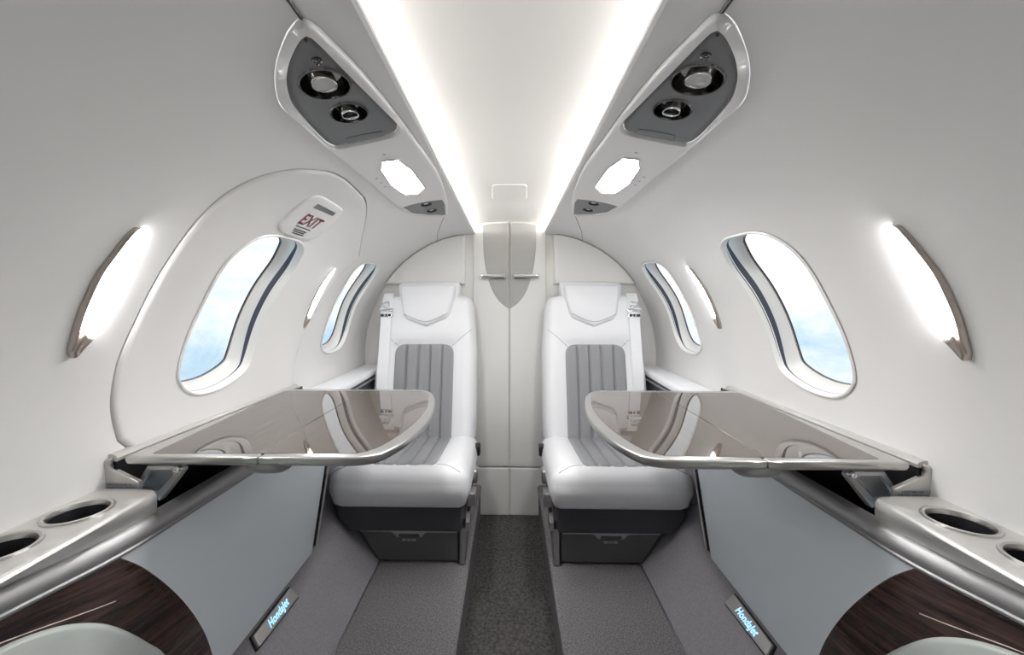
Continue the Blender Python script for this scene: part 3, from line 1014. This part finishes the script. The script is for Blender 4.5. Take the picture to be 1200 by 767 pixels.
    for nm, lf, il in (('table_leaf', leaf1, i1), ('table_leaf', leaf2, inl2)):
        mb = MB()
        patch(mb, dens(lf, 0.03), Pt, T=0.0035, R=0.0035, base=-0.0035, g=0.04, skirt=sk, close=True)
        f_ = mb.build(nm, M['satin'], root, sharp=50)
        mb = MB()
        patch(mb, dens(il, 0.03), Pt, base=0.0005, g=0.05, skirt=[(0, -0.0035)])
        mb.build('veneer_top', M['table'], f_, sharp=20).data.shade_flat()
    # hinge arm
    arm = [ypx(*q, 0.79) for q in [(176, 543.5), (211, 543.5), (218, 549), (190, 585.5), (184, 583), (186, 577), (166, 573), (162.5, 565)]]
    mb = MB()
    pa = Pb(S, 0.792)
    ao = dens(rpoly(arm, [0.004, 0.004, 0.006, 0.002, 0.002, 0.003, 0.003, 0.003], 3), 0.02)
    patch(mb, ao, pa, T=0.003, R=0.003, base=0.006, g=0.02, skirt=[(0, -0.012)], close=True)
    ha = mb.build('hinge_arm', M['paint'], root)
    mb = MB()
    pl_ = rpoly([ypx(*q, 0.79) for q in [(181, 549), (205, 549), (207, 553), (189, 572), (171, 569), (169, 566)]], 0.003, 3)
    mb.loft([[pa(a, z, o) for a, z in offset(pl_, i)] for i, o in ((-0.0015, 0.0090), (0.0, 0.0105), (0.0015, 0.0095), (0.003, 0.0092))], True, False, True)
    mb.build('arm_plate', M['satin_d'], ha)
    mb = MB()
    c_ = ypx(212.5, 547.5, 0.79)
    mb.loft([[pa(a, z, o) for a, z in circ(*c_, r, 16)] for r, o in ((0.0065, 0.004), (0.0065, 0.013), (0.005, 0.0145), (0.003, 0.0145), (0.0028, 0.013), (0.0001, 0.013))])
    mb.build('pivot_screw', M['chrome'], ha)
    # latch lever under the seam
    mb = MB()
    lo_ = smooth([(0.448, 0.782), (0.485, 0.772), (0.525, 0.782), (0.53, 0.82), (0.485, 0.835), (0.444, 0.82)], 5)
    Pq = lambda a, y, off=0.0: (S * a, y, ZC - H - 0.0205 - off)
    patch(mb, lo_, Pq, T=0.020, R=0.014, g=0.012, skirt=[(0.0, -0.004)], close=True)
    mb.build('latch_lever', M['satin_d'], root)

    # --- lit kick plate on the slope
    sa0, sh0, sa1, sh1 = 0.489, 0.980, 0.638, 0.795
    ln = math.hypot(sa1 - sa0, sh1 - sh0)
    na, nz_ = -(sh0 - sh1) / ln, (sa1 - sa0) / ln
    def Ps(y, t, off=0.0):
        return (S * (sa0 + (sa1 - sa0) * t / ln + na * off), y, ZC - (sh0 + (sh1 - sh0) * t / ln) + nz_ * off)
    sp = lambda px, py: (lambda r: (r[0], r[1] * ln))(lpx(px, py, sa0 - 0.006, sh0 - 0.006, sa1 - 0.006, sh1 - 0.006))
    q4 = [sp(*q) for q in [(296.5, 744.5), (340, 687.5), (350, 698), (303.5, 757.5)]]
    root = thing('kick_plate', 'small metal step plate with glowing blue lettering on the %s footwell slope' % side, 'plate', Ps(np.mean([q[0] for q in q4]), min(q[1] for q in q4), 0), 'lit kick plates')
    mb = MB()
    patch(mb, dens(rpoly(q4, 0.004, 3), 0.02), Ps, T=0.002, R=0.002, base=0.008, g=0.03, skirt=[(-0.001, -0.012)], close=True)
    mb.build('plate_face', M['paint'], root)
    mb = MB()
    patch(mb, dens(rpoly(offset(q4, -0.004), 0.004, 3), 0.02), Ps, T=0.002, R=0.002, base=0.003, g=0.03, skirt=[(0, -0.007)])
    mb.build('plate_base', M['dark'], root)
    cy = np.mean([q[0] for q in q4]); ct = np.mean([q[1] for q in q4])
    vs, fs = text_mesh('HondaJet', 0.027, 0.4, 0.0003)
    mb = MB()
    sgn = 1 if S < 0 else -1
    mb.add([Ps(cy + 0.004 + sgn * v[0] * 0.82, ct + v[1], 0.0106) for v in vs], fs)
    mb.build('lettering', M['logo'], root)

# ------------------------------------------------------------------ seats
def make_seat(S, side):
    root = thing('reclining_chair', 'white leather seat with grey quilted centre on the %s of the aisle' % side, 'seat', (S * 0.4, 1.65, ZC - 0.98), 'cabin seats')
    # cushion
    def Pc_(a, y, off=0.0):
        return (S * a, y, ZC - (0.645 + 0.085 * (y - 1.40)) + off)
    i0, i1 = 0.272, 0.520
    ends = (0.395, 1.47)
    def bol(u, v, d):
        k = 0.0
        du = max(i0 - u, u - i1, 0)
        k = 0.010 * min(1, du / 0.05) ** 1
        kv = max(1.455 - v, 0)
        return min(k, 0.010) * min(1, d / 0.05) - (0.0 if du or kv else 0.008)
    mb = MB()
    ol = dens(rpoly([(0.143, 1.395), (0.655, 1.395), (0.655, 1.90), (0.150, 1.90)], [0.045, 0.06, 0.02, 0.02], 8), 0.015)
    patch(mb, ol, Pc_, T=0.052, R=0.058, g=0.014, fn=bol, nr=8, skirt=[(-0.003, -0.015), (-0.002, -0.035), (0.006, -0.055), (0.014, -0.080), (0.035, -0.094)], close=True)
    cu = mb.build('seat_cushion', M['white'], root, sharp=60)
    w = (i1 - i0) / 5
    def chan(x0, w_, n):
        def fn(u, v, d):
            x = (u - x0) / w_
            f = abs(x - round(x)) * w_
            e = math.exp(-(f / 0.0045) ** 2) if 0.5 < x < n - 0.5 else 0
            return -0.010 * e * min(1, d / 0.004)
        return fn
    mb = MB()
    ol = dens(rpoly([(i0, 1.447), (i1, 1.447), (i1, 1.87), (i0, 1.87)], [0.085, 0.085, 0.005, 0.005], 10), 0.008)
    patch(mb, ol, Pc_, T=0.010, R=0.010, base=0.046, g=0.0035, g2=0.02, fn=chan(i0, w, 5), skirt=[(0, -0.02)])
    mb.build('quilted_insert', M['grey'], cu)['label'] = 'grey quilted centre of the cushion'
    mb = MB()
    for (x0, y0_), (x1, y1_) in (((i0 + 0.008, 1.462), (0.175, 1.412)), ((i1 - 0.008, 1.462), (0.625, 1.412))):
        pts = []
        for k in range(9):
            t = k / 8
            u, v = x0 + (x1 - x0) * t, y0_ + (y1_ - y0_) * t
            d = float(dist(np.array([(u, v)]), [(0.143, 1.395), (0.655, 1.395), (0.655, 1.90), (0.150, 1.90)])[0])
            off = 0.052 * math.sqrt(max(0, 1 - (1 - min(1, d / 0.058)) ** 2)) + bol(u, v, d)
            pts.append(Pc_(u, v, off - 0.0003))
        mb = MB()
        mb.tube(pts, 0.0011, 5)
        mb.build('seam', M['seam'], cu)
    # back
    ub = Vector((0, 0.14, 0.69)).normalized()
    nb = Vector((0, -0.69, 0.14)).normalized()
    def Pk_(a, v, off=0.0):
        p = Vector((S * a, 1.885, ZC - 0.665)) + ub * v + nb * off
        return tuple(p)
    j0, j1 = 0.268, 0.554
    outb = [(0.166, 0.0), (0.648, 0.0), (0.662, 0.10), (0.655, 0.30), (0.634, 0.62), (0.622, 0.700), (0.545, 0.712), (0.27, 0.712), (0.196, 0.695), (0.180, 0.655), (0.163, 0.45), (0.160, 0.10)]
    ol = dens(rpoly(outb, [0.03, 0.03, 0.2, 0.3, 0.2, 0.05, 0.03, 0.03, 0.03, 0.05, 0.3, 0.3], 5), 0.015)
    def bolb(u, v, d):
        du = max(j0 - u, u - j1, 0); dv = max(v - 0.458, 0)
        e = math.hypot(du, dv)
        return 0.012 * min(1, e / 0.05) * min(1, d / 0.05) - (0.008 if e == 0 else 0)
    mb = MB()
    patch(mb, ol, Pk_, T=0.050, R=0.038, g=0.016, fn=bolb, nr=7, skirt=[(0, -0.02), (0.0, -0.06), (0.012, -0.078), (0.04, -0.09)], close=True)
    bk = mb.build('backrest', M['white'], root, sharp=60)
    mb = MB()
    w = (j1 - j0) / 5
    ol = dens(rpoly([(j0, 0.0), (j1, 0.0), (j1, 0.458), (j0, 0.458)], [0.004, 0.004, 0.055, 0.055], 8), 0.008)
    patch(mb, ol, Pk_, T=0.010, R=0.010, base=0.044, g=0.0035, g2=0.02, fn=chan(j0, w, 5), skirt=[(0, -0.02)])
    mb.build('quilted_insert', M['grey'], bk)['label'] = 'grey quilted centre of the backrest'
    mb = MB()
    for (x0, v0_), (x1, v1_) in (((j0 + 0.012, 0.448), (0.185, 0.53)), ((j1 - 0.012, 0.448), (0.575, 0.482))):
        pts = []
        for k in range(9):
            t = k / 8
            u, v = x0 + (x1 - x0) * t, v0_ + (v1_ - v0_) * t
            d = float(dist(np.array([(u, v)]), outb)[0])
            pts.append(Pk_(u, v, 0.050 * math.sqrt(max(0, 1 - (1 - min(1, d / 0.038)) ** 2)) + bolb(u, v, d) - 0.0003))
        mb = MB()
        mb.tube(pts, 0.0011, 5)
        mb.build('seam', M['seam'], bk)
    # headrest
    mb = MB()
    hr = [(0.262, 0.755), (0.542, 0.750), (0.538, 0.70), (0.520, 0.600), (0.500, 0.575), (0.405, 0.540), (0.305, 0.582), (0.290, 0.605), (0.270, 0.68)]
    hro = dens(rpoly(hr, [0.02, 0.02, 0.1, 0.02, 0.02, 0.015, 0.02, 0.02, 0.1], 5), 0.012)
    patch(mb, hro, Pk_, T=0.022, R=0.016, base=0.058, g=0.018, nr=5, fn=lambda u, v, d: 0.012 * min(1, d / 0.08), skirt=[(0, -0.03), (0, -0.05)], close=True)
    hd = mb.build('headrest', M['white'], root, sharp=45)
    mb = MB()
    chin = [(0.512, 0.600), (0.405, 0.562), (0.300, 0.604)]
    mb.tube([Pk_(u, v, 0.0835) for u, v in smooth(chin, 4, False)], 0.001, 5)
    mb.build('seam', M['seam'], hd)
    mb = MB()
    wing = rpoly([(0.245, 0.770), (0.556, 0.764), (0.548, 0.67), (0.53, 0.60), (0.28, 0.60), (0.258, 0.68)], 0.02, 4)
    patch(mb, dens(wing, 0.02), Pk_, T=0.012, R=0.010, base=0.040, g=0.03, skirt=[(0, -0.06)], close=True)
    mb.build('headrest_shell', M['white'], hd)
    # shoulder belt
    mb = MB()
    def sa_(v): return 0.603 - 0.006 * (1 - v / 0.7) + 0.008 * (0.7 - v)
    def so_(v):
        return 0.069 if v < 0.62 else 0.069 - 0.03 * ((v - 0.62) / 0.09) ** 2
    rings = []
    for v in list(np.linspace(0.03, 0.62, 14)) + [0.65, 0.68, 0.70, 0.713]:
        c = sa_(v); o = so_(v)
        rings.append([Pk_(c - 0.026, v, o), Pk_(c + 0.026, v, o - 0.002), Pk_(c + 0.026, v, o - 0.006), Pk_(c - 0.026, v, o - 0.004)])
    mb.loft(rings, True, True, True)
    blt = mb.build('shoulder_belt', M['web'], root)
    v0 = 0.615
    c = sa_(v0)
    mb = MB()
    for (u0, u1, va, vb, oo) in ((-0.030, 0.030, -0.028, -0.012, 0.010), (-0.033, 0.033, 0.0, 0.014, 0.014), (-0.018, 0.014, 0.020, 0.030, 0.008), (-0.012, 0.022, 0.044, 0.052, 0.006)):
        q = rpoly([(c + u0, v0 + va), (c + u1, v0 + va), (c + u1, v0 + vb), (c + u0, v0 + vb)], 0.003, 2)
        mb = MB()
        patch(mb, q, Pk_, T=0.002, R=0.002, base=0.0665 + oo * 0.5, g=0.02, skirt=[(0, -oo * 0.5)])
        bu = mb.build('buckle', M['chrome'], blt)
    mb = MB()
    for u0, u1 in ((-0.026, -0.012), (-0.006, 0.002), (0.010, 0.027)):
        q = [(c + u0, v0 - 0.026), (c + u1, v0 - 0.026), (c + u1, v0 - 0.014), (c + u0, v0 - 0.014)]
        mb = MB()
        mb.loft([[Pk_(a, v, 0.0735) for a, v in q], [Pk_(a, v, 0.0745) for a, v in q]], True, False, True)
        mb.build('buckle_slot', M['dark'], blt)
    mb = MB()
    mb.tube([Pk_(c + 0.004 + 0.016 * math.cos(t), v0 + 0.036 + 0.012 * math.sin(t), 0.0715) for t in np.linspace(0, 2 * math.pi, 14)[:-1]], 0.0022, 6, True)
    mb.build('buckle_loop', M['chrome'], blt)
    # base
    mb = MB()
    q = [(0.165, 0.722), (0.638, 0.722), (0.632, 0.785), (0.585, 0.838), (0.175, 0.838)]
    q = [(a, -h) for a, h in q]
    patch(mb, dens(rpoly(q, [0.01, 0.01, 0.03, 0.01, 0.01], 3), 0.03), Pb(S, 1.452), T=0.012, R=0.012, g=0.04, skirt=[(0, -0.40)], close=True)
    mb.build('seat_skirt', M['skirt'], root)
    mb = MB()
    mb.box(*sorted((S * 0.16, S * 0.588)), 1.472, 1.50, ZC - 0.848, ZC - 0.840)
    pf = [(0.154, -0.842), (0.184, -0.842), (0.188, -0.979), (0.164, -0.979)]
    patch(mb, rpoly(pf, [0.012, 0.002, 0.004, 0.008], 3), Pb(S, 1.482), T=0.006, R=0.006, g=0.02, skirt=[(0, -0.06)], close=True)
    sd = [(1.478, -0.85), (1.478, -0.82), (1.70, -0.70), (1.78, -0.70), (1.56, -0.85)]
    mb.loft([[(S * x, y, ZC + z) for y, z in sd] for x in (0.149, 0.163)], True, True, True)
    mb.build('seat_frame', M['satin_d'], root, bevel=0.003)
    mb = MB()
    dq = [(0.192, -0.856), (0.570, -0.856), (0.492, -0.972), (0.192, -0.972)]
    patch(mb, dens(rpoly(dq, 0.004, 2), 0.03), Pb(S, 1.494), T=0.004, R=0.004, g=0.04, skirt=[(0, -0.28)], close=True)
    dr = mb.build('drawer', M['drawer'], root)
    mb = MB()
    lip = [(0.196, -0.855), (0.566, -0.855), (0.560, -0.866), (0.440, -0.866), (0.424, -0.884), (0.330, -0.884), (0.314, -0.866), (0.196, -0.866)]
    slot = rpoly([(0.338, -0.880), (0.416, -0.880), (0.416, -0.869), (0.338, -0.869)], 0.005, 3)
    patch(mb, dens(rpoly(lip, [0.002, 0.002, 0.002, 0.01, 0.006, 0.006, 0.01, 0.002], 3), 0.03), Pb(S, 1.490), holes=[slot], T=0.003, R=0.002, base=0.001, g=0.02, skirt=[(0, -0.003)], hskirt=[(0, -0.004)])
    mb.build('drawer_pull', M['satin_d'], dr)
    mb = MB()
    mb.box(*sorted((S * 0.352, S * 0.402)), 1.4880, 1.4892, ZC - 0.8985, ZC - 0.8905)
    lb = mb.build('drawer_label', M['label'], dr)
    vs, fs = text_mesh('LIFE VEST', 0.0075, 0, 0.0002)
    mb = MB(); mb.add([(S * 0.377 + v[0], 1.4876, ZC - 0.8945 + v[1]) for v in vs], fs)
    mb.build('drawer_lettering', M['ink'], dr)
    # adjusters on the aisle side
    mb = MB()
    for y, h, l in ((1.60, 0.70, 0.06), (1.505, 0.745, 0.06)):
        q = rpoly([(y, -h - 0.035), (y + l, -h - 0.02), (y + l, -h + 0.02), (y, -h + 0.02)], 0.008, 3)
        mb = MB()
        mb.loft([[(S * x, yy, ZC + z) for yy, z in offset(q, i)] for x, i in ((0.156, 0), (0.134, 0.0), (0.130, 0.004))], True, True, True)
        mb.build('recline_handle', M['satin_d'], root)
    mb = MB()
    q = rpoly([(1.80, -0.70), (1.85, -0.70), (1.85, -0.655), (1.80, -0.655)], 0.006, 3)
    mb.loft([[(S * x, yy, ZC + z) for yy, z in offset(q, i)] for x, i in ((0.165, 0), (0.138, 0.0), (0.134, 0.004))], True, True, True)
    mb.build('lap_belt_buckle', M['dark'], root)
    return root
for S, side in SIDES:
    make_seat(S, side)
for o in bpy.data.objects:
    if 'org' in o:
        del o['org']
